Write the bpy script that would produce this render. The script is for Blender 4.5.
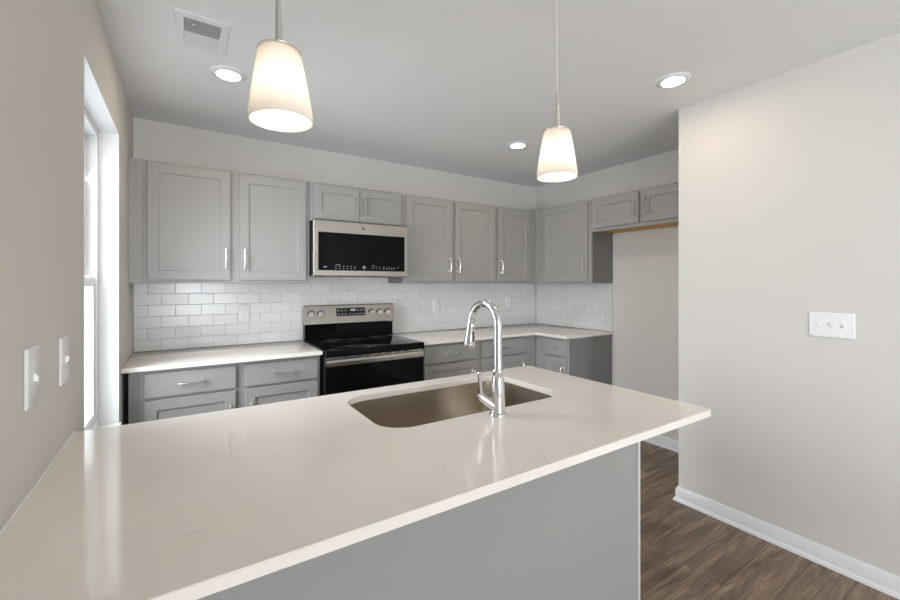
import bpy, bmesh, math, random
from mathutils import Vector, Matrix
random.seed(7)
S = bpy.context.scene
for o in list(bpy.data.objects): bpy.data.objects.remove(o, do_unlink=True)
COL = S.collection
PI = math.pi
R = math.radians

# ------------------------------------------------------------------ camera
H = 1.3647
cd = bpy.data.cameras.new('camera'); cam = bpy.data.objects.new('camera', cd); COL.objects.link(cam)
cam.location = (0, 0, H); cam.rotation_euler = (R(90), 0, R(-32.9685))
cd.sensor_width = 36; cd.lens = 410.234/900*36; cd.shift_y = -(300-283.72)/900
cd.clip_start = .02; cd.clip_end = 200
S.camera = cam
# ------------------------------------------------------------------ world, daylight, exposure
W = bpy.data.worlds.new('world'); S.world = W; W.use_nodes = True
bg = W.node_tree.nodes['Background']; bg.inputs[0].default_value = (.86, .93, 1, 1); bg.inputs[1].default_value = 1.6
S.view_settings.view_transform = 'Standard'; S.view_settings.look = 'None'
S.view_settings.exposure = 0.62; S.view_settings.gamma = 1.0; S.view_settings.use_curve_mapping = False

def area(name, loc, rot, sx, sy, power, col):
    l = bpy.data.lights.new(name, 'AREA'); l.shape = 'RECTANGLE'; l.size = sx; l.size_y = sy
    l.energy = power; l.color = col
    o = bpy.data.objects.new(name, l); COL.objects.link(o); o.location = loc; o.rotation_euler = rot
    return o
# left window daylight, plus rear and side fill added outside invented, unseen openings
area('fill_rear', (.28, -4.36, 1.05), (R(88), 0, 0), .9, 1.9, 98, (.92, .945, 1))
area('fill_side', (-.50, -2.4, 1.35), (0, R(-90), 0), 1.45, 1.9, 50, (.92, .945, 1))
area('daylight_left', (-.62, 2.24, 1.38), (0, R(-66), 0), 1.4, .84, 20, (.92, .945, 1)).data.spread = R(130)
LAMP = (1, .80, .60)
PEND_E, CAN_E = 18, 56

# ------------------------------------------------------------------ materials
def mat(name, col=(.8, .8, .8), rough=.5, metal=0, spec=.5, coat=0, **kw):
    m = bpy.data.materials.new(name); m.use_nodes = True
    b = m.node_tree.nodes['Principled BSDF']
    b.inputs['Base Color'].default_value = (*col, 1); b.inputs['Roughness'].default_value = rough
    b.inputs['Metallic'].default_value = metal; b.inputs['Specular IOR Level'].default_value = spec
    b.inputs['Coat Weight'].default_value = coat
    for k, v in kw.items(): b.inputs[k.replace('_', ' ')].default_value = v
    return m
def nd(m, t, **kw):
    n = m.node_tree.nodes.new(t)
    for k, v in kw.items(): setattr(n, k, v)
    return n
def ln(m, a, b): m.node_tree.links.new(a, b)
def bsdf(m): return m.node_tree.nodes['Principled BSDF']
def obco(m, scale=(1, 1, 1), rot=(0, 0, 0)):
    t = nd(m, 'ShaderNodeTexCoord'); p = nd(m, 'ShaderNodeMapping')
    p.inputs['Scale'].default_value = scale; p.inputs['Rotation'].default_value = rot
    ln(m, t.outputs['Object'], p.inputs['Vector']); return p.outputs['Vector']
def bump(m, vec, scale, strength, dist=.001, detail=3):
    n = nd(m, 'ShaderNodeTexNoise'); n.inputs['Scale'].default_value = scale; n.inputs['Detail'].default_value = detail
    if vec is not None: ln(m, vec, n.inputs['Vector'])
    b = nd(m, 'ShaderNodeBump'); b.inputs['Strength'].default_value = strength; b.inputs['Distance'].default_value = dist
    ln(m, n.outputs['Fac'], b.inputs['Height']); ln(m, b.outputs['Normal'], bsdf(m).inputs['Normal'])
    return n

M = {}
M['wall'] = mat('wall_paint', (.68, .655, .624), .7, spec=.25); bump(M['wall'], obco(M['wall']), 160, .12, .0006)
M['ceiling'] = mat('ceiling_paint', (.86, .86, .85), .85, spec=.15); bump(M['ceiling'], obco(M['ceiling']), 120, .12, .0006)
M['reveal'] = mat('white_trim_paint', (.84, .84, .84), .4, spec=.4)
M['trim'] = mat('baseboard_paint', (.80, .81, .82), .35, spec=.45)
M['vinyl'] = mat('window_vinyl', (.86, .87, .88), .3)
M['plate'] = mat('white_plastic', (.82, .82, .81), .3)
M['slot'] = mat('dark_slot', (.06, .06, .06), .6)
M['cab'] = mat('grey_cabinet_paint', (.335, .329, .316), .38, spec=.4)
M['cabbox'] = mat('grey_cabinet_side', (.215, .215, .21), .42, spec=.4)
M['edge'] = mat('light_grey_edge_trim', (.56, .56, .55), .4)
M['wood'] = mat('raw_birch_panel', (.62, .36, .10), .5)
n = nd(M['wood'], 'ShaderNodeTexNoise'); n.inputs['Scale'].default_value = 6
ln(M['wood'], obco(M['wood'], (1, 12, 12)), n.inputs['Vector'])
r = nd(M['wood'], 'ShaderNodeValToRGB'); r.color_ramp.elements[0].color = (.52, .25, .04, 1); r.color_ramp.elements[1].color = (.72, .40, .09, 1)
ln(M['wood'], n.outputs['Fac'], r.inputs[0]); ln(M['wood'], r.outputs[0], bsdf(M['wood']).inputs['Base Color'])
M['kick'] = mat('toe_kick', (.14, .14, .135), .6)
M['nickel'] = mat('satin_nickel', (.76, .74, .71), .27, 1)
M['knob'] = mat('satin_knob_metal', (.88, .87, .86), .45, 1)
M['chrome'] = mat('chrome', (.72, .72, .73), .05, 1)
M['rubber'] = mat('black_rubber', (.02, .02, .02), .5)
M['black'] = mat('black_enamel', (.012, .012, .013), .25)
M['glass_black'] = mat('black_glass', (.004, .004, .0045), .05, spec=.08)
M['display'] = mat('display_glass', (.008, .008, .01), .12)
M['mark'] = mat('white_print', (.50, .51, .52), .5)
M['digits'] = mat('lit_digits', (.1, .1, .1), .4); bsdf(M['digits']).inputs['Emission Color'].default_value = (.7, .95, 1, 1); bsdf(M['digits']).inputs['Emission Strength'].default_value = .25
M['ring'] = mat('burner_print', (.05, .05, .052), .12)
M['dark_metal'] = mat('dark_grey_metal', (.10, .10, .10), .4, .6)

def brushed(name, col, rough, scale, aniso=.0):
    m = mat(name, col, rough, 1)
    v = obco(m, scale)
    n = bump(m, v, 14, .03, .0003, 5)
    mr = nd(m, 'ShaderNodeMapRange'); mr.inputs['To Min'].default_value = rough*.8; mr.inputs['To Max'].default_value = rough*1.25
    ln(m, n.outputs['Fac'], mr.inputs['Value']); ln(m, mr.outputs[0], bsdf(m).inputs['Roughness'])
    return m
M['steel'] = brushed('brushed_stainless', (.43, .40, .365), .21, (1.5, 60, 60))
M['sink'] = mat('brushed_sink_steel', (.46, .41, .35), .27, 1)

# quartz
def quartz():
    m = mat('white_quartz', (.70, .675, .645), .10, spec=.5)
    v = obco(m)
    n = nd(m, 'ShaderNodeTexNoise'); n.inputs['Scale'].default_value = 2.2; n.inputs['Detail'].default_value = 4; ln(m, v, n.inputs['Vector'])
    c0 = nd(m, 'ShaderNodeValToRGB'); c0.color_ramp.elements[0].position = .35; c0.color_ramp.elements[1].position = .7
    c0.color_ramp.elements[0].color = (.80, .745, .695, 1); c0.color_ramp.elements[1].color = (.84, .787, .737, 1)
    ln(m, n.outputs['Fac'], c0.inputs[0])
    v2 = obco(m, (7.0, 15.0, 7.0), (0, 0, R(-24)))
    w = nd(m, 'ShaderNodeTexNoise'); w.inputs['Scale'].default_value = 2.6; w.inputs['Detail'].default_value = 6; w.inputs['Roughness'].default_value = .62; w.inputs['Distortion'].default_value = .5
    ln(m, v2, w.inputs['Vector'])
    a = nd(m, 'ShaderNodeMath', operation='SUBTRACT'); a.inputs[1].default_value = .5; ln(m, w.outputs['Fac'], a.inputs[0])
    b = nd(m, 'ShaderNodeMath', operation='ABSOLUTE'); ln(m, a.outputs[0], b.inputs[0])
    c = nd(m, 'ShaderNodeMapRange'); c.inputs['From Min'].default_value = 0; c.inputs['From Max'].default_value = .012; c.inputs['To Min'].default_value = 1; c.inputs['To Max'].default_value = 0
    ln(m, b.outputs[0], c.inputs['Value'])
    k = nd(m, 'ShaderNodeTexNoise'); k.inputs['Scale'].default_value = 11; k.inputs['Detail'].default_value = 2; ln(m, v, k.inputs['Vector'])
    kr = nd(m, 'ShaderNodeMapRange'); kr.inputs['From Min'].default_value = .58; kr.inputs['From Max'].default_value = .70; kr.inputs['To Max'].default_value = .5; ln(m, k.outputs['Fac'], kr.inputs['Value'])
    mu = nd(m, 'ShaderNodeMath', operation='MULTIPLY'); ln(m, c.outputs[0], mu.inputs[0]); ln(m, kr.outputs[0], mu.inputs[1])
    mx = nd(m, 'ShaderNodeMixRGB'); mx.inputs[2].default_value = (.40, .36, .32, 1)
    ln(m, mu.outputs[0], mx.inputs[0]); ln(m, c0.outputs[0], mx.inputs[1]); ln(m, mx.outputs[0], bsdf(m).inputs['Base Color'])
    return m
M['quartz'] = quartz()

# glazed tile: every tile a slightly different white
def tile():
    m = mat('white_glazed_tile', (.70, .70, .69), .21, spec=.5)
    g = nd(m, 'ShaderNodeNewGeometry')
    r = nd(m, 'ShaderNodeValToRGB'); r.color_ramp.elements[0].color = (.70, .695, .68, 1); r.color_ramp.elements[1].color = (.75, .75, .74, 1)
    ln(m, g.outputs['Random Per Island'], r.inputs[0]); ln(m, r.outputs[0], bsdf(m).inputs['Base Color'])
    bump(m, obco(m), 11, .10, .004, 2)
    return m
M['tile'] = tile()
M['grout'] = mat('pale_grey_grout', (.52, .51, .49), .9, spec=.1)

# wood look plank floor: planks run along X
def planks():
    m = mat('vinyl_plank', (.2, .15, .11), .38, spec=.4)
    v = obco(m)
    mp = nd(m, 'ShaderNodeMapping'); mp.inputs['Location'].default_value = (.4, -.063, 0); ln(m, v, mp.inputs['Vector'])
    b = nd(m, 'ShaderNodeTexBrick'); b.offset = .37; b.offset_frequency = 2
    b.inputs['Scale'].default_value = 1; b.inputs['Brick Width'].default_value = 1.22; b.inputs['Row Height'].default_value = .165
    b.inputs['Mortar Size'].default_value = .0011; b.inputs['Mortar Smooth'].default_value = .2; b.inputs['Bias'].default_value = 0
    b.inputs['Color1'].default_value = (0, 0, 0, 1); b.inputs['Color2'].default_value = (1, 1, 1, 1); b.inputs['Mortar'].default_value = (.5, .5, .5, 1)
    ln(m, mp.outputs[0], b.inputs['Vector'])
    sh = nd(m, 'ShaderNodeVectorMath', operation='MULTIPLY'); sh.inputs[1].default_value = (9.7, 4.3, 7.1); ln(m, b.outputs['Color'], sh.inputs[0])
    ad = nd(m, 'ShaderNodeVectorMath', operation='ADD'); ln(m, v, ad.inputs[0]); ln(m, sh.outputs[0], ad.inputs[1])
    st = nd(m, 'ShaderNodeVectorMath', operation='MULTIPLY'); st.inputs[1].default_value = (1.3, 9, 1); ln(m, ad.outputs[0], st.inputs[0])
    n = nd(m, 'ShaderNodeTexNoise'); n.inputs['Scale'].default_value = 1.6; n.inputs['Detail'].default_value = 7; n.inputs['Roughness'].default_value = .62; n.inputs['Distortion'].default_value = 1.1
    ln(m, st.outputs[0], n.inputs['Vector'])
    cr = nd(m, 'ShaderNodeValToRGB'); e = cr.color_ramp.elements
    e[0].position = .28; e[0].color = (.085, .056, .038, 1); e[1].position = .72; e[1].color = (.40, .292, .205, 1)
    x = e.new(.5); x.color = (.205, .143, .10, 1)
    ln(m, n.outputs['Fac'], cr.inputs[0])
    st2 = nd(m, 'ShaderNodeVectorMath', operation='MULTIPLY'); st2.inputs[1].default_value = (3.5, 120, 1); ln(m, ad.outputs[0], st2.inputs[0])
    n2 = nd(m, 'ShaderNodeTexNoise'); n2.inputs['Scale'].default_value = 1; n2.inputs['Detail'].default_value = 4; ln(m, st2.outputs[0], n2.inputs['Vector'])
    g = nd(m, 'ShaderNodeMapRange'); g.inputs['From Min'].default_value = .3; g.inputs['From Max'].default_value = .7; g.inputs['To Min'].default_value = .72; g.inputs['To Max'].default_value = 1.22; ln(m, n2.outputs['Fac'], g.inputs['Value'])
    t = nd(m, 'ShaderNodeMapRange'); t.inputs['To Min'].default_value = .70; t.inputs['To Max'].default_value = 1.25; ln(m, b.outputs['Color'], t.inputs['Value'])
    m1 = nd(m, 'ShaderNodeMath', operation='MULTIPLY'); ln(m, g.outputs[0], m1.inputs[0]); ln(m, t.outputs[0], m1.inputs[1])
    vm = nd(m, 'ShaderNodeVectorMath', operation='SCALE'); ln(m, cr.outputs[0], vm.inputs[0]); ln(m, m1.outputs[0], vm.inputs['Scale'])
    mx = nd(m, 'ShaderNodeMixRGB'); mx.inputs[2].default_value = (.035, .026, .02, 1); ln(m, b.outputs['Fac'], mx.inputs[0]); ln(m, vm.outputs[0], mx.inputs[1])
    ln(m, mx.outputs[0], bsdf(m).inputs['Base Color'])
    bp = nd(m, 'ShaderNodeBump'); bp.inputs['Strength'].default_value = .15; bp.inputs['Distance'].default_value = .001; ln(m, n2.outputs['Fac'], bp.inputs['Height']); ln(m, bp.outputs[0], bsdf(m).inputs['Normal'])
    return m
M['floor'] = planks()

def glass_mat():
    m = bpy.data.materials.new('window_glass'); m.use_nodes = True; nt = m.node_tree
    for n in list(nt.nodes): nt.nodes.remove(n)
    o = nd(m, 'ShaderNodeOutputMaterial'); t = nd(m, 'ShaderNodeBsdfTransparent'); g = nd(m, 'ShaderNodeBsdfGlossy'); g.inputs['Roughness'].default_value = 0
    t.inputs[0].default_value = (.97, .985, .98, 1)
    lw = nd(m, 'ShaderNodeLayerWeight'); p5 = nd(m, 'ShaderNodeMath', operation='POWER'); p5.inputs[1].default_value = 10; ln(m, lw.outputs['Facing'], p5.inputs[0])
    f = nd(m, 'ShaderNodeMath', operation='MULTIPLY_ADD'); f.inputs[1].default_value = .8; f.inputs[2].default_value = .03; ln(m, p5.outputs[0], f.inputs[0])
    x = nd(m, 'ShaderNodeMixShader'); ln(m, f.outputs[0], x.inputs[0]); ln(m, t.outputs[0], x.inputs[1]); ln(m, g.outputs[0], x.inputs[2]); ln(m, x.outputs[0], o.inputs[0])
    return m
M['glass'] = glass_mat()
def opal():
    m = bpy.data.materials.new('opal_glass'); m.use_nodes = True; nt = m.node_tree
    for n in list(nt.nodes): nt.nodes.remove(n)
    o = nd(m, 'ShaderNodeOutputMaterial'); t = nd(m, 'ShaderNodeBsdfTranslucent'); d = nd(m, 'ShaderNodeBsdfDiffuse'); g = nd(m, 'ShaderNodeBsdfGlossy')
    t.inputs[0].default_value = (.62, .60, .57, 1); d.inputs[0].default_value = (.92, .91, .89, 1); g.inputs['Roughness'].default_value = .15
    x = nd(m, 'ShaderNodeMixShader'); x.inputs[0].default_value = .55; y = nd(m, 'ShaderNodeMixShader'); y.inputs[0].default_value = .05
    ln(m, t.outputs[0], x.inputs[2]); ln(m, d.outputs[0], x.inputs[1]); ln(m, x.outputs[0], y.inputs[1]); ln(m, g.outputs[0], y.inputs[2]); ln(m, y.outputs[0], o.inputs[0])
    return m
M['opal'] = opal()
def emit(name, col, s):
    m = mat(name, (.9, .9, .9), .5); b = bsdf(m)
    b.inputs['Emission Color'].default_value = (*col, 1); b.inputs['Emission Strength'].default_value = s
    return m
M['bulb'] = emit('lit_bulb', (1, .84, .67), PEND_E)
M['lens'] = emit('lit_led_lens', LAMP, CAN_E)
M['cord'] = mat('pale_cord', (.72, .71, .70), .4)

# ------------------------------------------------------------------ mesh helpers
class MB:
    wn = False
    def __init__(s): s.bm = bmesh.new()
    def box(s, a, b, bev=0, seg=2):
        x0, x1 = sorted((a[0], b[0])); y0, y1 = sorted((a[1], b[1])); z0, z1 = sorted((a[2], b[2]))
        v = [s.bm.verts.new((x, y, z)) for x in (x0, x1) for y in (y0, y1) for z in (z0, z1)]
        F = [(0, 1, 3, 2), (4, 6, 7, 5), (0, 4, 5, 1), (2, 3, 7, 6), (0, 2, 6, 4), (1, 5, 7, 3)]
        fs = [s.bm.faces.new([v[i] for i in f]) for f in F]
        if bev:
            s.wn = True
            es = list({e for f in fs for e in f.edges})
            bmesh.ops.bevel(s.bm, geom=es, offset=bev, segments=seg, profile=.5, affect='EDGES')
        return s
    def rings(s, rings, cap0=True, cap1=True, closed=True):
        vs = [[s.bm.verts.new(p) for p in r] for r in rings]
        for a, b in zip(vs, vs[1:]):
            n = len(a)
            for i in range(n if closed else n-1):
                j = (i+1) % n
                s.bm.faces.new((a[i], a[j], b[j], b[i]))
        if cap0: s.bm.faces.new(vs[0][::-1])
        if cap1: s.bm.faces.new(vs[-1])
        return s
    def lathe(s, prof, c=(0, 0, 0), axis='Z', n=32, cap0=True, cap1=True):
        rs = []
        for r, h in prof:
            ring = []
            for i in range(n):
                t = 2*PI*i/n; x, y = r*math.cos(t), r*math.sin(t)
                p = {'Z': (x, y, h), 'Y': (x, h, y), 'X': (h, x, y)}[axis]
                ring.append((p[0]+c[0], p[1]+c[1], p[2]+c[2]))
            rs.append(ring)
        return s.rings(rs, cap0, cap1)
    def tube(s, pts, rad, n=16, sq=None):
        pts = [Vector(p) for p in pts]
        if not hasattr(rad, '__len__'): rad = [rad]*len(pts)
        up = None; rs = []
        for i, p in enumerate(pts):
            t = (pts[min(i+1, len(pts)-1)]-pts[max(i-1, 0)]).normalized()
            if up is None:
                up = Vector((0, 0, 1)) if abs(t.z) < .9 else Vector((1, 0, 0))
            sd = t.cross(up).normalized(); up = sd.cross(t).normalized()
            k = sq or (1, 1)
            rs.append([p+rad[i]*(k[0]*math.cos(2*PI*j/n)*sd+k[1]*math.sin(2*PI*j/n)*up) for j in range(n)])
        return s.rings(rs)
    def prism(s, poly, lo, hi, bev=0):        # polygon in XY extruded along Z, with eased top and bottom edges
        def inset(d): return offset_poly(poly, d)
        if bev:
            return s.rings([[(x, y, lo) for x, y in inset(bev)], [(x, y, lo+bev) for x, y in poly], [(x, y, hi-bev) for x, y in poly],
                            [(x, y, hi-bev*.3) for x, y in inset(bev*.3)], [(x, y, hi) for x, y in inset(bev)]])
        return s.rings([[(x, y, lo) for x, y in poly], [(x, y, hi) for x, y in poly]])
    def build(s, name, m, parent=None, smooth=True, loc=None):
        bmesh.ops.recalc_face_normals(s.bm, faces=s.bm.faces[:])
        me = bpy.data.meshes.new(name); s.bm.to_mesh(me); s.bm.free()
        me.materials.append(M[m] if isinstance(m, str) else m)
        if smooth:
            for p in me.polygons: p.use_smooth = True
            me.set_sharp_from_angle(angle=R(32))
        o = bpy.data.objects.new(name, me); COL.objects.link(o)
        if smooth and s.wn: o.modifiers.new('even_normals', 'WEIGHTED_NORMAL').keep_sharp = True
        if parent: o.parent = parent
        if loc: o.location = loc
        return o
def offset_poly(poly, d):
    n = len(poly); out = []
    A = sum(poly[i][0]*poly[(i+1) % n][1]-poly[(i+1) % n][0]*poly[i][1] for i in range(n))
    sg = 1 if A > 0 else -1
    for i in range(n):
        p0, p1, p2 = Vector(poly[i-1]), Vector(poly[i]), Vector(poly[(i+1) % n])
        e1 = (p1-p0).normalized(); e2 = (p2-p1).normalized()
        n1 = Vector((-e1.y, e1.x))*sg; n2 = Vector((-e2.y, e2.x))*sg
        b = n1+n2; k = b.dot(n1)
        q = p1+b*(d/k) if abs(k) > 1e-6 else p1+n1*d
        out.append((q.x, q.y))
    return out
def rrect(x0, y0, x1, y1, r, n=6):
    if not hasattr(r, '__len__'): r = [r]*4
    P = []
    for (cx, cy, a, rr) in ((x1-r[0], y0+r[0], -90, r[0]), (x1-r[1], y1-r[1], 0, r[1]), (x0+r[2], y1-r[2], 90, r[2]), (x0+r[3], y0+r[3], 180, r[3])):
        if rr <= 1e-6: P.append((cx, cy)); continue
        for i in range(n+1):
            t = R(a+90*i/n); P.append((cx+rr*math.cos(t), cy+rr*math.sin(t)))
    return P
def thing(name, label, cat, loc=(0, 0, 0), rz=0, group=None):
    o = bpy.data.objects.new(name, None); COL.objects.link(o); o.location = loc; o.rotation_euler = (0, 0, rz); o.empty_display_size = .05
    o['label'] = label; o['category'] = cat
    if group: o['group'] = group
    return o
def tag(o, label, cat, group=None):
    o['label'] = label; o['category'] = cat
    if group: o['group'] = group
    return o
def struct(o): o['kind'] = 'structure'; return o
def copy_tree(o, parent=None):
    c = o.copy(); COL.objects.link(c)
    if parent: c.parent = parent
    for ch in list(o.children): copy_tree(ch, c)
    return c

# ------------------------------------------------------------------ room dimensions
XL, YB, XR, ZC = -.279, 3.395, 3.370, 2.459
XW, YW = 2.615, 1.385                # face and end of the partition beside the fridge alcove
YREAR = -4.2
CT = .915                             # counter top height
WY0, WY1, WZ0, WZ1 = 1.808, 2.680, .64, 2.130   # left window opening

b = MB(); b.box((XL-.3, YREAR-.2, -.1), (XR+.3, YB+.3, 0)); struct(b.build('floor', 'floor', smooth=False))
b = MB(); b.box((XL-.3, YREAR-.2, ZC), (XR+.3, YB+.3, ZC+.12)); struct(b.build('ceiling', 'ceiling', smooth=False))
T = .16
b = MB()
b.box((XL-T, YREAR, 0), (XL, -3.4, ZC)); b.box((XL-T, -1.4, 0), (XL, WY0, ZC)); b.box((XL-T, -3.4, 0), (XL, -1.4, .6)); b.box((XL-T, -3.4, 2.124), (XL, -1.4, ZC)); b.box((XL-T, WY1, 0), (XL, YB+T, ZC))
b.box((XL-T, WY0, 0), (XL, WY1, WZ0)); b.box((XL-T, WY0, WZ1), (XL, WY1, ZC))
struct(b.build('wall_left', 'wall', smooth=False))
b = MB(); b.box((XL, YB, 0), (XR+T, YB+T, ZC)); struct(b.build('wall_back', 'wall', smooth=False))
b = MB(); b.box((XR, YW, 0), (XR+T, YB, ZC)); struct(b.build('wall_right', 'wall', smooth=False))
b = MB(); b.box((XW, YREAR, 0), (XR+T, YW, ZC)); struct(b.build('wall_partition', 'wall', smooth=False))
b = MB(); b.box((XL-T, YREAR-T, 0), (-.2, YREAR, ZC)); b.box((.76, YREAR-T, 0), (XR+T, YREAR, ZC)); b.box((-.2, YREAR-T, 2.08), (.76, YREAR, ZC))
struct(b.build('wall_rear', 'wall', smooth=False))
b = MB()
for x0, x1 in ((-.2, -.12), (.68, .76)): b.box((x0, YREAR-.1, .005), (x1, YREAR-.03, 2.08))
b.box((-.12, YREAR-.1, 2.0), (.68, YREAR-.03, 2.08)); b.box((-.12, YREAR-.1, .005), (.68, YREAR-.03, .08)); b.box((.24, YREAR-.1, .08), (.32, YREAR-.03, 2.0))
d1 = struct(b.build('added_door', 'vinyl', smooth=False))  # unseen glazed door, added in the rear wall to let fill light in
for x0, x1 in ((-.12, .24), (.32, .68)): b = MB(); b.box((x0, YREAR-.07, .08), (x1, YREAR-.064, 2.0)); b.build('pane', 'glass', d1, smooth=False)
# unseen side window, added behind the camera to let the side fill in
b = MB()
for y0, y1 in ((-3.4, -3.34), (-2.44, -2.36), (-1.46, -1.4)): b.box((XL-.13, y0, .6), (XL-.07, y1, 2.124))
b.box((XL-.13, -3.34, .6), (XL-.07, -1.46, .66)); b.box((XL-.13, -3.34, 2.064), (XL-.07, -1.46, 2.124)); b.box((XL-.12, -3.34, 1.36), (XL-.08, -1.46, 1.40))
w2 = struct(b.build('added_window', 'vinyl', smooth=False))
b = MB(); b.box((XL-.103, -3.34, .66), (XL-.097, -1.46, 2.064)); b.build('pane', 'glass', w2, smooth=False)

# drywall return of the left window, painted white like the trim
b = MB(); XI = XL-.079; e = .004
b.box((XI, WY1-e, WZ0), (XL+.0005, WY1+.0, WZ1)); b.box((XI, WY0, WZ0), (XL+.0005, WY0+e, WZ1)); b.box((XI, WY0, WZ1-e), (XL+.0005, WY1, WZ1)); b.box((XI, WY0, WZ0), (XL+.012, WY1, WZ0+.015))
struct(b.build('trim_1', 'reveal', smooth=False))
# window_1: white single-hung unit
ya, yb, za, zb = WY0+e, WY1-e, WZ0+.016, WZ1-e; zm = 1.377
win = thing('window_1', 'white single-hung window in the left wall beyond the counter', 'window', (XI, ya, za)); win['kind'] = 'structure'; del win['label']; del win['category']
def fr(b, x0, x1, y0, y1, z0, z1, w, bev=.003):
    b.box((x0, y0, z0), (x1, y0+w, z1), bev); b.box((x0, y1-w, z0), (x1, y1, z1), bev)
    b.box((x0, y0+w, z0), (x1, y1-w, z0+w), bev); b.box((x0, y0+w, z1-w), (x1, y1-w, z1), bev)
hy, hz = yb-ya, zb-za
b = MB(); fr(b, -.08, 0, 0, hy, 0, hz, .034); b.build('window_frame', 'vinyl', win)
def sash(x0, x1, z0, z1, w):
    b = MB(); fr(b, x0, x1, .035, hy-.035, z0, z1, w); s_ = b.build('sash', 'vinyl', win)
    b = MB(); b.box(((x0+x1)/2-.003, .035+w, z0+w), ((x0+x1)/2+.003, hy-.035-w, z1-w)); b.build('pane', 'glass', s_, smooth=False)
    return s_
low = sash(-.036, -.008, .035, zm-za+.018, .042)
upp = sash(-.070, -.042, zm-za-.020, hz-.035, .036)
b = MB(); b.box((-.03, hy*.5-.03, zm-za+.018), (-.010, hy*.5+.03, zm-za+.030), .003); b.box((-.03, hy-.13, zm-za+.0185), (-.012, hy-.09, zm-za+.026), .002); b.build('sash_lock', 'plate', low)

# baseboards with shoe moulding
def base_profile():   # (out, z)
    return [(0, 0), (.024, 0), (.023, .012), (.018, .019), (.0135, .022), (.0135, .066), (.010, .074), (.0085, .082), (.006, .088), (0, .088)]
def baseboard(name, pts):   # pts: path in XY, room on the right hand side of the path
    b = MB(); P = [Vector(p) for p in pts]; rs = []
    for i, p in enumerate(P):
        d0 = (P[i]-P[i-1]).normalized() if i else None; d1 = (P[i+1]-P[i]).normalized() if i < len(P)-1 else None
        nn = [Vector((d.y, -d.x)) for d in (d0, d1) if d is not None]
        m = sum(nn, Vector((0, 0))); k = m.dot(nn[0]); m = m/k
        rs.append([(p.x+m.x*o, p.y+m.y*o, z+.0005) for o, z in base_profile()])
    b.rings(rs); return struct(b.build(name, 'trim'))
baseboard('baseboard_right', [(XR, 2.36), (XR, YW), (XW, YW), (XW, YREAR)])
baseboard('baseboard_left', [(XL, YREAR), (XL, .97)])

# ------------------------------------------------------------------ cabinets
def panel_door(w, h, t=.019, shaker=True):     # local: x 0..w, z 0..h, front at y=-t
    def ring(i, y): return [(i, y, i), (w-i, y, i), (w-i, y, h-i), (i, y, h-i)]
    rs = [ring(0, 0), ring(0, -t+.002), ring(.002, -t)]
    if shaker: rs += [ring(.0555, -t), ring(.0575, -t+.0015), ring(.0585, -t+.0085), ring(.064, -t+.0090)]
    b = MB(); b.rings(rs); return b
def handle(parent, x, z, vert, t=.019, L=.128):  # arched pull with flared feet, standing on the door face
    b = MB(); y0 = -t; N = 14; pts = []; rad = []
    for i in range(N+1):
        s = -1+2*i/N; bow = .020+.010*(1-s*s)
        pts.append((0, y0-bow, s*L/2)); rad.append(.0052+.0024*abs(s)**3)
    if not vert: pts = [(p[2], p[1], 0) for p in pts]
    b.tube(pts, rad, 10, (1.25, .8))
    for s in (-1, 1):
        c = (0, 0, s*(L/2-.008)) if vert else (s*(L/2-.008), 0, 0)
        b.lathe([(.0085, y0+.0005), (.0085, y0-.003), (.005, y0-.008), (.0048, y0-.021)], (c[0], 0, c[2]), 'Y', 14)
    return b.build('handle', 'nickel', parent, loc=(x, 0, z))
def add_door(root, kind, x0, x1, z0, z1, yf, hx=None, hz_=None, vert=True, shaker=True):
    d = panel_door(x1-x0, z1-z0, shaker=shaker).build(kind, 'cab', root, smooth=False, loc=(x0, yf-.0015, z0))
    if hx is not None: handle(d, hx-x0, hz_-z0, vert)
    return d
def wall_cabinet(label, loc, rz, w, h, depth, doors, group='grey shaker wall cabinets', fill=None, bottom='cabbox'):
    root = thing('wall_cabinet', label, 'cabinet', loc, rz, group)
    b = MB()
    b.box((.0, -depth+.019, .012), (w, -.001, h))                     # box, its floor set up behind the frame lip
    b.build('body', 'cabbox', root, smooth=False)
    b = MB()      # face frame with lip below
    b.box((0, -depth, 0), (w, -depth+.0185, h), .0008, 1)
    b.build('face_frame', 'cab', root, smooth=False)
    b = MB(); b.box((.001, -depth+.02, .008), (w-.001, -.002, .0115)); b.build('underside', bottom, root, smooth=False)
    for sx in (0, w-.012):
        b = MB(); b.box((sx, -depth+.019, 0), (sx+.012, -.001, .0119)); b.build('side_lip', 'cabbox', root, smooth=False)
    if fill is not None:
        b = MB(); b.box((fill, -depth+.001, 0), (-.001, -depth+.0185, h)); b.build('filler', 'cab', root, smooth=False)
    for (x0, x1, z0, z1, hx, hz_) in doors: add_door(root, 'door', x0, x1, z0, z1, -depth, hx, hz_)
    return root
ZU, HU = 1.370, .746; D = .306
x = lambda X, o: X-o
# left pair, X -.208 .. .775
o_ = -.208
wall_cabinet('tall two-door grey wall cabinet left of the microwave, next to the window wall', (o_, YB, ZU), 0, .775-o_-.001, HU, D,
             [(-.186-o_, .258-o_, .019, .731, .258-o_-.028, .160), (.313-o_, .744-o_, .019, .731, .313-o_+.028, .160)], fill=XL-o_+.001)
wall_cabinet('short grey two-door wall cabinet directly above the microwave', (.776, YB, 1.830), 0, .760, .286, D,
             [(.801-.776, 1.151-.776, .016, .271, 1.151-.776-.028, .140), (1.155-.776, 1.506-.776, .016, .271, 1.155-.776+.028, .140)])
o_ = 1.537
wall_cabinet('tall two-door grey wall cabinet just right of the microwave', (o_, YB, ZU), 0, 2.529-o_, HU, D,
             [(1.565-o_, 2.011-o_, .019, .731, 2.011-o_-.028, .160), (2.051-o_, 2.508-o_, .019, .731, 2.051-o_+.028, .160)])
o_ = 2.530
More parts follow.
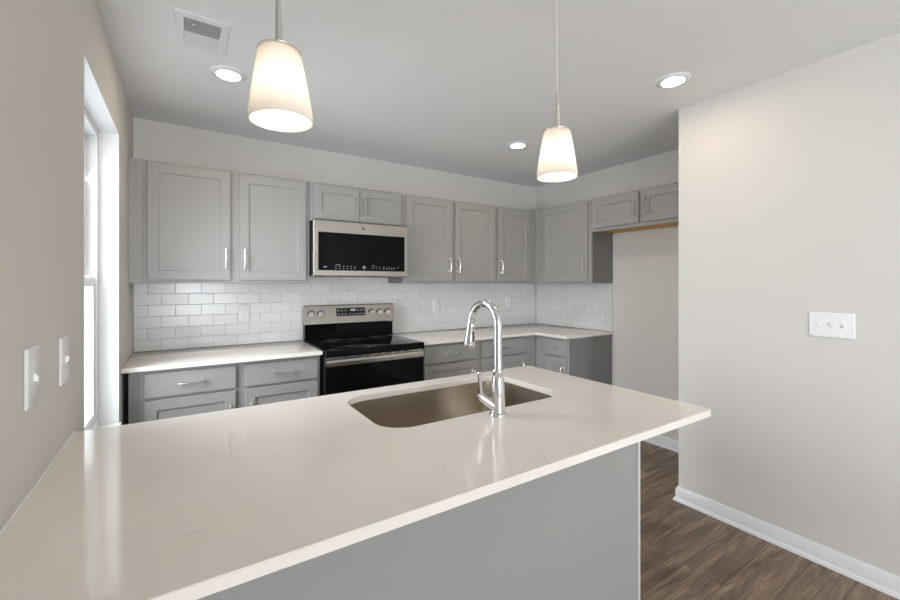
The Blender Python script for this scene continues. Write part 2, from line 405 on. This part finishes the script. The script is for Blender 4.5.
wall_cabinet('single-door grey wall cabinet on the back wall, ending in the inside corner', (o_, YB, ZU), 0, 3.062-o_, HU, D,
             [(2.550-o_, 2.962-o_, .019, .731, 2.550-o_+.028, .160)])
# right wall run, local x = -Y
o_ = YB-.003
wall_cabinet('single-door grey wall cabinet on the right wall beside the fridge gap', (XR, o_, ZU), R(-90), o_-2.394, HU, D,
             [(o_-2.970, o_-2.427, .019, .731, o_-2.427-.028, .160)])
o_ = 2.393
wall_cabinet('short two-door grey wall cabinet over the empty fridge gap, raw wood underside', (XR, o_, 1.826), R(-90), o_-1.392, .290, D,
             [(o_-2.373, o_-1.929, .028, .275, o_-1.929-.026, .150), (o_-1.893, o_-1.449, .028, .275, o_-1.893+.026, .150)], bottom='wood')

def base_cabinet(label, loc, rz, w, fronts, depth=.585, fill=None, h=CT-.026, end=None):
    root = thing('base_cabinet', label, 'cabinet', loc, rz, 'grey shaker base cabinets')
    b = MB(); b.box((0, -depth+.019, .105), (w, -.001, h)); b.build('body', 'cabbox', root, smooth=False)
    b = MB(); b.box((0, -depth, .105), (w, -depth+.0185, h), .0008, 1); b.build('face_frame', 'cab', root, smooth=False)
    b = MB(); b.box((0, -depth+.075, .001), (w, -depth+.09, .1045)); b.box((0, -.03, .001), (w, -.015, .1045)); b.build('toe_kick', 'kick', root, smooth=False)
    if fill is not None:
        b = MB(); b.box((fill, -depth+.001, .105), (-.001, -depth+.0185, h)); b.build('filler', 'cab', root, smooth=False)
    if end is not None:
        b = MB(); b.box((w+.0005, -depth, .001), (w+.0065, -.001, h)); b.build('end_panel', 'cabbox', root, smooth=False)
    for f in fronts:
        x0, x1, hx = f
        dr = add_door(root, 'drawer', x0, x1, .733, .868, -depth, (x0+x1)/2, .800, False, False)
        add_door(root, 'door', x0, x1, .135, .717, -depth, hx, .574)
    return root
o_ = -.208
base_cabinet('grey base cabinet with two drawers and two doors left of the range', (o_, YB, 0), 0, .774-o_,
             [(-.182-o_, .264-o_, .264-o_-.030), (.316-o_, .754-o_, .316-o_+.030)], fill=-.252-o_)
o_ = 1.549
base_cabinet('grey base cabinet with two drawers on the back wall right of the range', (o_, YB, 0), 0, 2.780-o_,
             [(1.572-o_, 2.085-o_, 2.085-o_-.045), (2.138-o_, 2.660-o_, 2.660-o_-.07)])
o_ = YB-.004
base_cabinet('one-drawer grey base cabinet on the right wall, plain side facing the fridge gap', (XR, o_, 0), R(-90), o_-2.4075,
             [(o_-2.672, o_-2.430, o_-2.430-.030)], end=True)

# ------------------------------------------------------------------ counters
TK = .025
b = MB(); b.prism([(XL+.001, 2.755), (.775, 2.755), (.775, YB-.001), (XL+.001, YB-.001)], CT-TK, CT, .0025)
tag(b.build('countertop', 'quartz'), 'short white quartz countertop left of the range, under the outlet', 'countertop')
b = MB(); b.prism([(1.549, 2.755), (2.714, 2.755), (2.734, 2.735), (2.734, 2.389), (XR-.001, 2.389), (XR-.001, YB-.001), (1.549, YB-.001)], CT-TK, CT, .0025)
tag(b.build('countertop', 'quartz'), 'L-shaped white quartz countertop in the far corner right of the range', 'countertop')
# peninsula slab with sink cut-out
PX0, PX1, PY0, PY1 = XL+.001, 1.594, .721, 1.664
SX0, SX1, SY0, SY1, SR = .517, 1.302, 1.147, 1.582, .10
out = rrect(PX0, PY0, PX1, PY1, [.022, .03, 0, 0], 6)
hole = rrect(SX0, SY0, SX1, SY1, SR, 8)
def slab_hole(out, hole, lo, hi, bev):
    bm = bmesh.new()
    def loop(poly, z): return [bm.verts.new((x_, y_, z)) for x_, y_ in poly]
    def band(a, c):
        for i in range(len(a)): j = (i+1) % len(a); bm.faces.new((a[i], a[j], c[j], c[i]))
    oi, hi_ = offset_poly(out, bev), offset_poly(hole, -bev)
    oT, oU, oL, oB = loop(oi, hi), loop(out, hi-bev), loop(out, lo+bev), loop(oi, lo)
    hT, hU, hL, hB = loop(hi_, hi), loop(hole, hi-bev), loop(hole, lo+bev), loop(hi_, lo)
    for a, c in ((oT, oU), (oU, oL), (oL, oB), (hT, hU), (hU, hL), (hL, hB)): band(a, c)
    for a, c in ((oT, hT), (oB, hB)):
        es = []
        for l in (a, c):
            for i in range(len(l)): es.append(bm.edges.get((l[i], l[(i+1) % len(l)])))
        bmesh.ops.triangle_fill(bm, use_beauty=True, use_dissolve=False, edges=es)
    m = MB(); m.bm.free(); m.bm = bm; return m
pen = slab_hole(out, hole, CT-TK, CT, .0025).build('countertop', 'quartz')
tag(pen, 'large white quartz peninsula countertop with sink cut-out in the foreground', 'countertop')

b = MB(); b.tube([(PX0+.001, PY0+.02, CT+.0005), (PX0+.001, PY1, CT+.0005)], .003, 8); b.build('caulk_bead', 'reveal', pen)
# peninsula base
root = thing('peninsula_cabinet', 'grey peninsula base with plain back panel under the large quartz counter', 'cabinet', (PX0, .985, 0))
w = 1.562-PX0; hcb = CT-TK-.0005
b = MB()
d = .64
sx0, sx1 = SX0-PX0-.03, SX1-PX0+.03
b.box((0, .013, .105), (w-.006, d, .62)); b.box((0, .013, .62), (sx0, d, hcb)); b.box((sx1, .013, .62), (w-.006, d, hcb)); b.box((sx0, .013, .62), (sx1, .03, hcb)); b.box((sx0, d-.012, .62), (sx1, d, .85))
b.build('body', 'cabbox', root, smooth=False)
b = MB(); b.box((0, 0, .001), (w-.017, .0125, hcb)); b.build('back_panel', 'cab', root, smooth=False)
b = MB(); b.box((w-.0165, -.004, .001), (w+.001, .0125, hcb), .002); b.build('corner_trim', 'edge', root)
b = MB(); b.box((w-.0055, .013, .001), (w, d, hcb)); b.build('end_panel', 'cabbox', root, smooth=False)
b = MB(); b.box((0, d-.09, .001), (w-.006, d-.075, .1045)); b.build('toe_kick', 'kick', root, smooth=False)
for (x0, x1) in ((.03, .66), (.70, 1.10), (1.105, 1.52)):
    dd = panel_door(x1-x0, .72).build('door', 'cab', root, smooth=False, loc=(x1, d+.0015, .135)); dd.rotation_euler = (0, 0, PI)
    handle(dd, (x1-x0)*(.12 if x0 > .9 else .88), .60, True)

# ------------------------------------------------------------------ sink and faucet
sk = thing('sink', 'rectangular stainless steel undermount sink in the peninsula counter', 'sink', ((SX0+SX1)/2, (SY0+SY1)/2, CT-TK-.22))
cx, cy = (SX0+SX1)/2, (SY0+SY1)/2; hx, hy2 = (SX1-SX0)/2+.006, (SY1-SY0)/2+.006
def rr(dx, z, r): return [(px, py, z) for px, py in rrect(-hx+dx, -hy2+dx, hx-dx, hy2-dx, r, 8)]
b = MB()
zt = .2195
b.rings([rr(-.016, zt, SR+.02), rr(-.0005, zt, SR+.004), rr(.0, zt-.004, SR+.003), rr(.006, .05, SR), rr(.012, .028, SR-.002), rr(.026, .012, SR-.01), rr(.05, .006, SR-.025), rr(.16, .003, .04)], cap0=False)
b.rings([rr(-.016, zt, SR+.02), rr(-.016, zt-.0015, SR+.02), rr(-.003, zt-.002, SR+.006), rr(.003, .05, SR+.002), rr(.022, .008, SR-.005), rr(.05, .002, SR-.025), rr(.16, -.001, .04)], cap0=False)
b.build('basin', 'sink', sk)
b = MB(); b.lathe([(.056, .0035), (.056, .006), (.048, .0065), (.042, .0045), (.012, .0042), (.012, .010), (.004, .011)], (.0, .03, 0)); b.build('drain', 'chrome', sk)

FX, FY = .905, 1.092
fc = thing('faucet', 'tall chrome gooseneck pull-down faucet standing on the peninsula counter', 'faucet', (FX, FY, CT))
b = MB(); b.lathe([(.0, .0005), (.0310, .0005), (.0310, .004), (.0285, .008), (.0262, .010), (.0, .0102)], n=36, cap0=False, cap1=False); b.build('base_flange', 'chrome', fc)
b = MB(); b.lathe([(.0258, .0105), (.0246, .03), (.0236, .06), (.0220, .09), (.0198, .125), (.0180, .143), (.0184, .144), (.0198, .147), (.0198, .153), (.0184, .156), (.0140, .157)], n=36); b.build('body', 'chrome', fc)
# spout: up, over and down towards the sink
pts = []; rads = []
rA = .078; zA = .304
for z in (.1572, .20, .25, .285): pts.append((0, 0, z)); rads.append(.0134 if z > .18 else .0145)
for i in range(0, 19):
    t = R(172*i/18); pts.append((0, rA-rA*math.cos(t), zA+rA*math.sin(t)*.97)); rads.append(.0132)
dirv = Vector((0, math.sin(R(8)), -math.cos(R(8))))
pe = Vector(pts[-1]); pts.append(tuple(pe+dirv*.012)); rads.append(.0130)
b = MB(); b.tube(pts, rads, 20); b.build('spout', 'chrome', fc)
hs = pe+dirv*.0125
hp = [hs+dirv*k for k in (0, .003, .012, .03, .06, .078, .084, .088)]
b = MB(); b.tube([tuple(p) for p in hp], [.0140, .0152, .0156, .0166, .0200, .0222, .0220, .0205], 24); sh = b.build('spray_head', 'chrome', fc)
b = MB(); p0 = hs+dirv*.028; p1 = hs+dirv*.066; off = Vector((0, -.0215, -.003)).normalized()
b.tube([tuple(p0+off*.0165), tuple(p0+dirv*.004+off*.0178), tuple(p1-dirv*.004+off*.0215), tuple(p1+off*.0205)], [.003, .006, .006, .003], 10, (1, .35)); b.build('spray_button', 'rubber', sh)
b = MB(); p2 = hs+dirv*.014; b.tube([tuple(p2+off*.0150), tuple(p2+dirv*.006+off*.0162)], [.004, .004], 10, (1, .5)); b.build('spray_button', 'rubber', sh)
# side barrel and lever
dv = Vector((-.70, .30, .55)).normalized()
q0 = Vector((-.010, .004, .028))
b = MB(); b.tube([tuple(q0+dv*k) for k in (0, .03, .055, .060, .066, .072)], [.0165, .0155, .0142, .0142, .0135, .008], 22); ba = b.build('handle_barrel', 'chrome', fc)
q1 = q0+dv*.058
b = MB(); b.tube([tuple(q1+Vector((-.002*k, -.0005*k, .0136*k))) for k in (0, .5, 1, 2.5, 5, 6.2, 6.6)], [.008, .0072, .0062, .0058, .0070, .0078, .004], 16); b.build('lever', 'chrome', ba)

# ------------------------------------------------------------------ range
RX0, RX1 = .787, 1.545; RW = RX1-RX0
rg = thing('range', 'freestanding stainless and black electric range between the base cabinets', 'range', (RX0, YB, 0))
yF = -.640                                             # front of the body, local y
b = MB(); b.box((.002, yF+.031, .06), (RW-.002, -.02, CT-.0455)); 
for fx in (.05, RW-.05):
    for fy in (yF+.1, -.08): b.lathe([(.02, .001), (.02, .06)], (fx, fy, 0), 'Z', 12)
b.build('body', 'black', rg, smooth=False)
b = MB(); b.rings([[(px, py, z) for px, py in rrect(i, yF-.018+i, RW-i, -.060-i, .010, 4)] for i, z in ((0, CT-.0450), (0, CT-.004), (.003, CT+.003), (.006, CT+.004))])
ck = b.build('cooktop', 'glass_black', rg)
for (bx, by, br) in ((.20, -.46, .115), (.56, -.46, .10), (.20, -.19, .075), (.56, -.19, .085), (.38, -.20, .05)):
    b = MB(); b.lathe([(br, CT+.0042), (br, CT+.0045), (br-.003, CT+.0045), (br-.003, CT+.0042)], (bx, by, 0), 'Z', 40, False, False); b.build('burner_ring', 'ring', ck)
# front trim with vent slots, handle, oven door
b = MB(); b.box((.004, yF+.004, .806), (RW-.004, yF+.03, CT-.0455), .002); vt = b.build('vent_trim', 'steel', rg)
b = MB()
for i in range(7):
    cx_ = .165+i*.075
    for k in range(2): b.box((cx_-.027, yF+.0028, .8565+k*.0060), (cx_+.027, yF+.0045, .8600+k*.0060))
b.build('vent_slots', 'slot', vt, smooth=False)
b = MB(); b.box((.004, yF-.004, .20), (RW-.004, yF+.029, .8055), .003); od = b.build('oven_door', 'black', rg)
b = MB(); b.box((.008, yF-.0075, .23), (RW-.008, yF-.0042, .8050), .001); b.build('door_glass', 'glass_black', od)
# broad flat steel bar across the whole width
b = MB(); rs = []
for xx in (.006, RW-.006): rs.append([(xx, yF+py, pz) for py, pz in [(-.008, .807), (-.016, .807), (-.019, .811), (-.020, .832), (-.018, .848), (-.014, .8515), (-.008, .8515)]])
b.rings(rs)
for xx in (.006, RW-.026): b.box((xx, yF-.0085, .809), (xx+.02, yF+.0035, .850))
b.build('handle', 'steel', od, smooth=False)
b = MB(); b.box((.004, yF+.0, .065), (RW-.004, yF+.029, .195), .003); b.build('storage_drawer', 'black', rg)
# backguard: black riser and tilted stainless console
b = MB(); b.box((.006, -.095, CT+.0045), (RW-.006, -.03, 1.040)); b.build('riser', 'glass_black', rg, smooth=False)
b = MB()
pf = [(-.118, 1.038), (-.122, 1.046), (-.092, 1.186), (-.084, 1.192), (-.030, 1.192), (-.030, 1.038)]
b.rings([[(.0, y, z) for y, z in pf], [(RW+.003, y, z) for y, z in pf]]); con = b.build('control_console', 'steel', rg, smooth=False)
n0 = Vector((0, -.140, -.030)).normalized(); u0 = Vector((0, .030, .140)).normalized()
def onc(xx, z, out=0):      # point on the tilted console face
    f = (z-1.046)/.140; p = Vector((xx, -.122+.030*f, z)); return p+n0*out
def cplate(b, x0, x1, z0, z1, o0, o1):
    rs = []
    for o in (o0, o1): rs.append([tuple(onc(x0, z0, o)), tuple(onc(x1, z0, o)), tuple(onc(x1, z1, o)), tuple(onc(x0, z1, o))])
    b.rings(rs)
b = MB(); cplate(b, 1.037-RX0, 1.284-RX0, 1.101, 1.166, -.001, .0012); dp = b.build('display', 'display', con, smooth=False)
b = MB(); cplate(b, 1.158-RX0, 1.200-RX0, 1.142, 1.156, .0009, .0018); b.build('clock_digits', 'digits', dp, smooth=False)
b = MB()
for z_ in (1.116, 1.146):
    for x_ in (1.055, 1.083, 1.112, 1.222, 1.245, 1.268): cplate(b, x_-RX0-.006, x_-RX0+.006, z_-.0028, z_+.0022, .0009, .0017)
for x_ in (1.150, 1.180, 1.20): cplate(b, x_-RX0-.008, x_-RX0+.008, 1.114, 1.1165, .0009, .0017)
b.build('button_marks', 'mark', dp, smooth=False)
for x_ in (.838, .912, 1.340, 1.412, 1.485):
    p = onc(x_-RX0, 1.124); q = n0.to_track_quat('Z', 'Y').to_matrix().to_4x4()
    kb = MB(); kb.lathe([(.0290, .0005), (.0290, .004), (.0275, .0045)], n=28); kb.bm.transform(Matrix.Translation(p) @ q); bz = kb.build('knob_bezel', 'black', con)
    kb = MB(); kb.lathe([(.0235, .005), (.0240, .016), (.0225, .021), (.019, .0225)], n=28); kb.box((-.0045, -.022, .0222), (.0045, .022, .030), .0015); kb.bm.transform(Matrix.Translation(p) @ q @ Matrix.Rotation(R(20), 4, 'Z')); kb.build('knob', 'knob', con)

# ------------------------------------------------------------------ microwave
MX0 = .777; MW = .757; MZ = 1.419; MH = .4095; yM = -.400
mw = thing('microwave', 'stainless over-the-range microwave with black glass door', 'microwave', (MX0, YB, MZ))
b = MB(); b.box((.004, yM+.022, .012), (MW-.004, -.012, MH)); b.build('body', 'black', mw, smooth=False)
b = MB(); b.box((.004, yM+.024, 0), (MW-.004, -.02, .0115), .002); us = b.build('underside', 'steel', mw)
b = MB(); b.box((.20, yM+.03, -.0012), (.50, yM+.10, .0005)); b.box((.05, -.25, -.0012), (.25, -.10, .0005)); b.box((.5, -.25, -.0012), (.7, -.10, .0005)); b.build('vent_filter', 'slot', us, smooth=False)
b = MB()
gx0, gx1, gz0, gz1 = .033, MW-.034, .043, .322
def ring(i0, y): return [(i0, y, i0+.002), (MW-i0, y, i0+.002), (MW-i0, y, MH-.002-i0), (i0, y, MH-.002-i0)]
def gr(y, e_): return [(gx0+e_, y, gz0+e_), (gx1-e_, y, gz0+e_), (gx1-e_, y, gz1-e_), (gx0+e_, y, gz1-e_)]
b.rings([ring(0, yM+.021), ring(0, yM-.002), ring(.004, yM-.006), gr(yM-.006, 0), gr(yM-.0015, .001)], True, True)
dr = b.build('door_frame', 'steel', mw, smooth=False)
b = MB(); b.box((gx0+.0015, yM-.005, gz0+.0015), (gx1-.0015, yM-.0018, gz1-.0015), .0008); gl = b.build('door_glass', 'glass_black', dr)
b = MB(); yk = yM-.0056
def dash(X, Z, w_, h_=.004): b.box((X-MX0-w_*.36, yk, Z-MZ-h_*.42), (X-MX0+w_*.36, yM-.0045, Z-MZ+h_*.42))
dash(.861, 1.488, .034, .006)
dash(.955, 1.505, .045, .003)
for i in range(6): dash(.938+i*.029, 1.494, .013); dash(.938+i*.029, 1.479, .013)
dash(1.232, 1.504, .03, .003)
for i in range(5):
    for z_ in (1.497, 1.489, 1.481): dash(1.220+i*.018, z_, .005, .003)
dash(1.318, 1.494, .014); dash(1.318, 1.481, .014)
for i in range(4): dash(1.342+i*.022, 1.493 if i % 2 else 1.489, .014, .003); dash(1.342+i*.022, 1.480, .013)
dash(1.440, 1.494, .018)
b.build('control_marks', 'mark', gl, smooth=False)
def ringmesh(b, cx_, cz_, y0, y1, r0, r1, n=28): b.lathe([(r1, y0), (r1, y1), (r0, y1), (r0, y0), (r1, y0)], (cx_, 0, cz_), 'Y', n, False, False)
b = MB(); ex, ez = 1.157-MX0, 1.489-MZ
ringmesh(b, ex, ez, yM-.0045, yk, .0095, .0115)
def script(b, ex, ez, s, y, r):      # interlaced script strokes of the round monogram
    for pts in ([(.35, .25), (.15, .55), (-.25, .5), (-.5, .1), (-.35, -.35), (0, -.45), (.1, -.1), (-.15, -.05)], [(.6, .3), (.35, .45), (.25, .15), (.5, .05), (.2, -.05), (.25, -.4), (.65, -.3)]):
        b.tube([(ex+p[0]*s, y, ez+p[1]*s) for p in pts], r, 6)
script(b, ex, ez, .011, yk+.0004, .0012)
b.build('round_emblem', 'mark', gl)
b = MB(); ex, ez = 1.152-MX0, 1.783-MZ; b.lathe([(.0150, yM-.0055), (.0150, yM-.0075), (.0138, yM-.0078)], (ex, 0, ez), 'Y', 28); em = b.build('badge', 'dark_metal', dr)
b = MB(); ringmesh(b, ex, ez, yM-.0075, yM-.0084, .0122, .0138); script(b, ex, ez, .0125, yM-.0080, .0011); b.build('badge_emblem', 'nickel', em)

# ------------------------------------------------------------------ tiled backsplash
def tiles(name, label, length, rows, first_half, local, cut=None, skip=None):
    root_m = Matrix.Translation(local[0]) @ Matrix.Rotation(local[1], 4, 'Z')
    root = thing(name, label, 'backsplash', local[0], local[1])
    TW, TH, g = .1524, .0762, .0016
    b = MB(); b.box((0, -.0050, .001), (length, -.0005, .4555)); 
    if skip: b.box((skip[0]+.001, -.0050, .4555), (skip[1]-.001, -.0005, .555))
    b.build('grout', 'grout', root, smooth=False)
    b = MB()
    def one(x0, x1, z0, z1):
        if x1-x0 < .012: return
        w_, h_ = x1-x0, z1-z0; t = .0085; e_ = .0016
        ax, az = R(random.gauss(0, .32)), R(random.gauss(0, .32))
        def P(i, y): return [(i, y, i), (w_-i, y, i), (w_-i, y, h_-i), (i, y, h_-i)]
        rs = []
        for i, y in ((0, -.004), (0, -t+.0012), (e_*.4, -t+.0004), (e_, -t)):
            rs.append([(x0+px, py+((px-w_/2)*math.tan(az)+(pz-h_/2)*math.tan(ax) if y < -.005 else 0), z0+pz) for px, py, pz in P(i, y)])
        b.rings(rs)
    for r_ in range(rows):
        x_ = -TW/2 if (r_ % 2 == 1) ^ first_half else 0
        z0 = .0015+r_*TH
        while x_ < length:
            a_, c_ = max(0, x_)+g/2, min(length, x_+TW)-g/2
            z1 = z0+TH-g
            if r_ >= 6:
                if skip and c_ > skip[0] and a_ < skip[1]: one(max(a_, skip[0]+.002), min(c_, skip[1]-.002), z0, z1)
            else: one(a_, c_, z0, min(z1, .4555))
            x_ += TW
    return b.build('tiles', 'tile', root, smooth=False)
tiles('tile_backsplash', 'white glazed subway tile backsplash along the back wall behind the range', XR-XL-.012, 7, False, ((XL+.001, YB, CT), 0), skip=(.776-XL, 1.536-XL))
tiles('tile_backsplash', 'white subway tile backsplash on the right wall above the corner countertop', YB-2.392-.010, 6, True, ((XR, YB-.010, CT), R(-90)))

# ------------------------------------------------------------------ outlets and switches
def plate_base(b, w, h, t=.006): b.rings([[(px, -y, pz) for px, pz in rrect(-w/2+i, -h/2+i, w/2-i, h/2-i, .006, 4)] for i, y in ((0, .0005), (0, t*.5), (.0035, t))])
def outlet(label, loc, rz, w=.080, h=.130, group='outlets on the walls'):
    root = thing('wall_outlet', label, 'outlet', loc, rz, group)
    b = MB(); plate_base(b, w, h); b.build('plate', 'plate', root)
    for s_ in (-1, 1):
        b = MB(); b.rings([[(px, -y, pz+s_*.0195) for px, pz in rrect(-.0165, -.0135, .0165, .0135, .009, 5)] for y in (.0062, .0075)]); rc = b.build('receptacle', 'plate', root)
        b = MB()
        for dx, hh in ((-.0065, .0085), (.0065, .007)): b.box((dx-.0012, -.0078, s_*.0195-.001), (dx+.0012, -.0076, s_*.0195+hh))
        b.lathe([(.0024, -.0076), (.0024, -.0078)], (0, 0, s_*.0195-.007), 'Y', 10); b.build('slots', 'slot', rc, smooth=False)
    b = MB(); b.lathe([(.003, -.0062), (.003, -.0070)], (0, 0, 0), 'Y', 10); b.build('screw', 'plate', root)
    return root
YT = YB-.0095
outlet('white duplex outlet on the tiles left of the range', (.376, YT, 1.149), 0)
outlet('white duplex outlet on the back tiles between the range and the faucet', (2.036, YT, 1.158), 0)
outlet('white duplex outlet on the back tiles right of the faucet, near the corner', (2.946, YT, 1.165), 0)
outlet('white outlet low in the fridge gap, half hidden by the partition edge', (XR-.0005, 1.742, 1.166), R(-90))
def switch(label, loc, rz, n, w, h, ups, group=None):
    root = thing('light_switch', label, 'switch', loc, rz, group)
    b = MB(); plate_base(b, w, h); b.build('plate', 'plate', root)
    for i in range(n):
        cx_ = (i-(n-1)/2)*.046; up = ups[i]
        b = MB(); b.box((cx_-.0052, -.0066, -.0125), (cx_+.0052, -.0058, .0125)); 
        b.build('toggle_slot', 'slot' if False else 'plate', root, smooth=False)
        tg = R(25)*(1 if up else -1)
        b = MB(); b.rings([[(cx_+sx*k, -yy, sz*k2+zc_) for sx, sz in ((-1, -1), (1, -1), (1, 1), (-1, 1))] for yy, k, k2, zc_ in ((.0066, .0045, .0085, 0), (.0125, .0040, .006, .005*(1 if up else -1)), (.0130, .0034, .0042, .007*(1 if up else -1)))]); b.build('toggle', 'plate', root, smooth=False)
        for s_ in (-1, 1):
            b = MB(); b.lathe([(.0028, -.0058), (.0028, -.0068)], (cx_, 0, s_*.030), 'Y', 10)
            b.build('screw', 'plate', root)
    return root
switch('white triple toggle switch plate on the bare right wall', (XW-.0003, .6575, 1.1655), R(-90), 3, .168, .120, (False, True, False))
LS = 'light switches on the left wall'
switch('white switch plate on the left wall, nearer the camera', (XL+.0003, 1.240, 1.163), R(90), 1, .088, .130, (False,), LS)
switch('white switch plate on the left wall, nearer the window', (XL+.0003, 1.524, 1.155), R(90), 1, .090, .130, (True,), LS)

# ------------------------------------------------------------------ ceiling fittings
def pendant(label, X, Y):
    zb_ = 1.743; k = .944; root = thing('pendant_light', label, 'pendant light', (X, Y, zb_), 0, 'pendant lights over the peninsula')
    b = MB()
    pr0 = [(.0755, 0), (.0735, .03), (.0655, .09), (.0570, .15), (.0508, .187), (.0475, .195), (.030, .1975), (.012, .198)]
    pr = [(r_*k, z_*.825) for r_, z_ in pr0]
    inn = [(r_-.003, z_+(.001 if k == 0 else -.002 if z_ > .15 else 0)) for k, (r_, z_) in enumerate(pr)]
    b.lathe([pr[0]]+pr[1:]+inn[::-1]+[pr[0]], n=48, cap0=False, cap1=False); b.build('glass_shade', 'opal', root)
    b = MB(); b.lathe([(.0470, .1638), (.0473, .1655), (.042, .1685), (.014, .170), (.0098, .173), (.0088, .19), (.0052, .295), (.0046, .306), (.002, .308)], n=32); b.build('stem_cap', 'nickel', root)
    b = MB(); b.lathe([(.016, .1635), (.016, .118), (.013, .113)], n=20); b.build('socket', 'plate', root)
    b = MB(); b.lathe([(r_*.95, z_*.94-.017) for r_, z_ in [(.006, .139), (.013, .134), (.021, .120), (.0275, .102), (.029, .088), (.026, .072), (.017, .061), (.006, .058)]], n=24); b.build('bulb', 'bulb', root)
    top = ZC-zb_-.003
    b = MB(); b.tube([(0, 0, .307), (.0012, 0, .43), (-.0008, .001, .52), (0, 0, top-.022)], .0015, 8); b.build('cord', 'cord', root)
    b = MB(); b.lathe([(.006, top-.026), (.045, top-.022), (.060, top-.012), (.062, top-.0005)], n=36); b.build('canopy', 'nickel', root)
    return root
pendant('near left pendant light with frosted white cone shade, above the counter by the window wall', .1915, 1.02).rotation_euler = (0, R(-1.5), 0)
pendant('right pendant light with frosted white cone shade, hanging above the sink end of the counter', 1.1165, 1.02)
def can(label, X, Y):
    root = thing('recessed_light', label, 'ceiling light', (X, Y, ZC-.0115), 0, 'recessed disc lights in the ceiling')
    b = MB(); b.lathe([(.085, .0110), (.085, .008), (.079, .003), (.066, .0), (.056, .0005), (.0545, .004), (.054, .0110)], n=40, cap0=False, cap1=False); b.build('trim_ring', 'reveal', root)
    b = MB(); b.lathe([(.0535, .0108), (.0535, .0058), (.045, .0045), (.01, .004)], n=36); b.build('lens', 'lens', root)
    return root
can('lit round recessed light beside the ceiling vent', .195, 2.422)
can('lit round recessed light near the far corner cabinets, left of the right pendant', 2.208, 2.424)
can('lit round recessed light near the top of the bare right wall', 2.205, 1.197)
# vent register
vr = thing('ceiling_vent', 'white rectangular ceiling air vent left of the near pendant', 'vent', (-.035, 1.957, ZC))
VW, VH = .203, .281
def vrect(i, z): return [(i, i, z), (VW-i, i, z), (VW-i, VH-i, z), (i, VH-i, z)]
b = MB(); b.rings([vrect(0, -.0005), vrect(0, -.003), vrect(.004, -.006), vrect(.034, -.008), vrect(.035, -.0045), vrect(.035, -.0005)], False, False); b.build('frame', 'reveal', vr, smooth=False)
b = MB(); b.box((.034, .034, -.0014), (VW-.034, VH-.034, -.0006)); b.build('duct_opening', 'slot', vr, smooth=False)
b = MB(); N = 11
for half in (0, 1):
    ys0 = .036+half*.107; 
    for i in range(N):
        yc = ys0+.006+i*.0088; tl = R(52)*(-1 if half else 1)
        dy, dz = .0056*math.cos(tl), .0056*math.sin(tl)
        b.rings([[(.0352, yc-dy, -.0068-dz), (.0352, yc-dy, -.0060-dz), (.0352, yc+dy, -.0060+dz), (.0352, yc+dy, -.0068+dz)], [(VW-.0352, yc-dy, -.0068-dz), (VW-.0352, yc-dy, -.0060-dz), (VW-.0352, yc+dy, -.0060+dz), (VW-.0352, yc+dy, -.0068+dz)]])
b.build('louvers', 'reveal', vr, smooth=False)
b = MB(); b.box((.0355, .138, -.011), (VW-.0355, .143, -.002)); b.build('divider', 'reveal', vr, smooth=False)
b = MB(); b.tube([(.072, .070, -.008), (.074, .055, -.018), (.070, .042, -.024), (.064, .040, -.024)], .003, 8); b.build('lever', 'plate', vr)
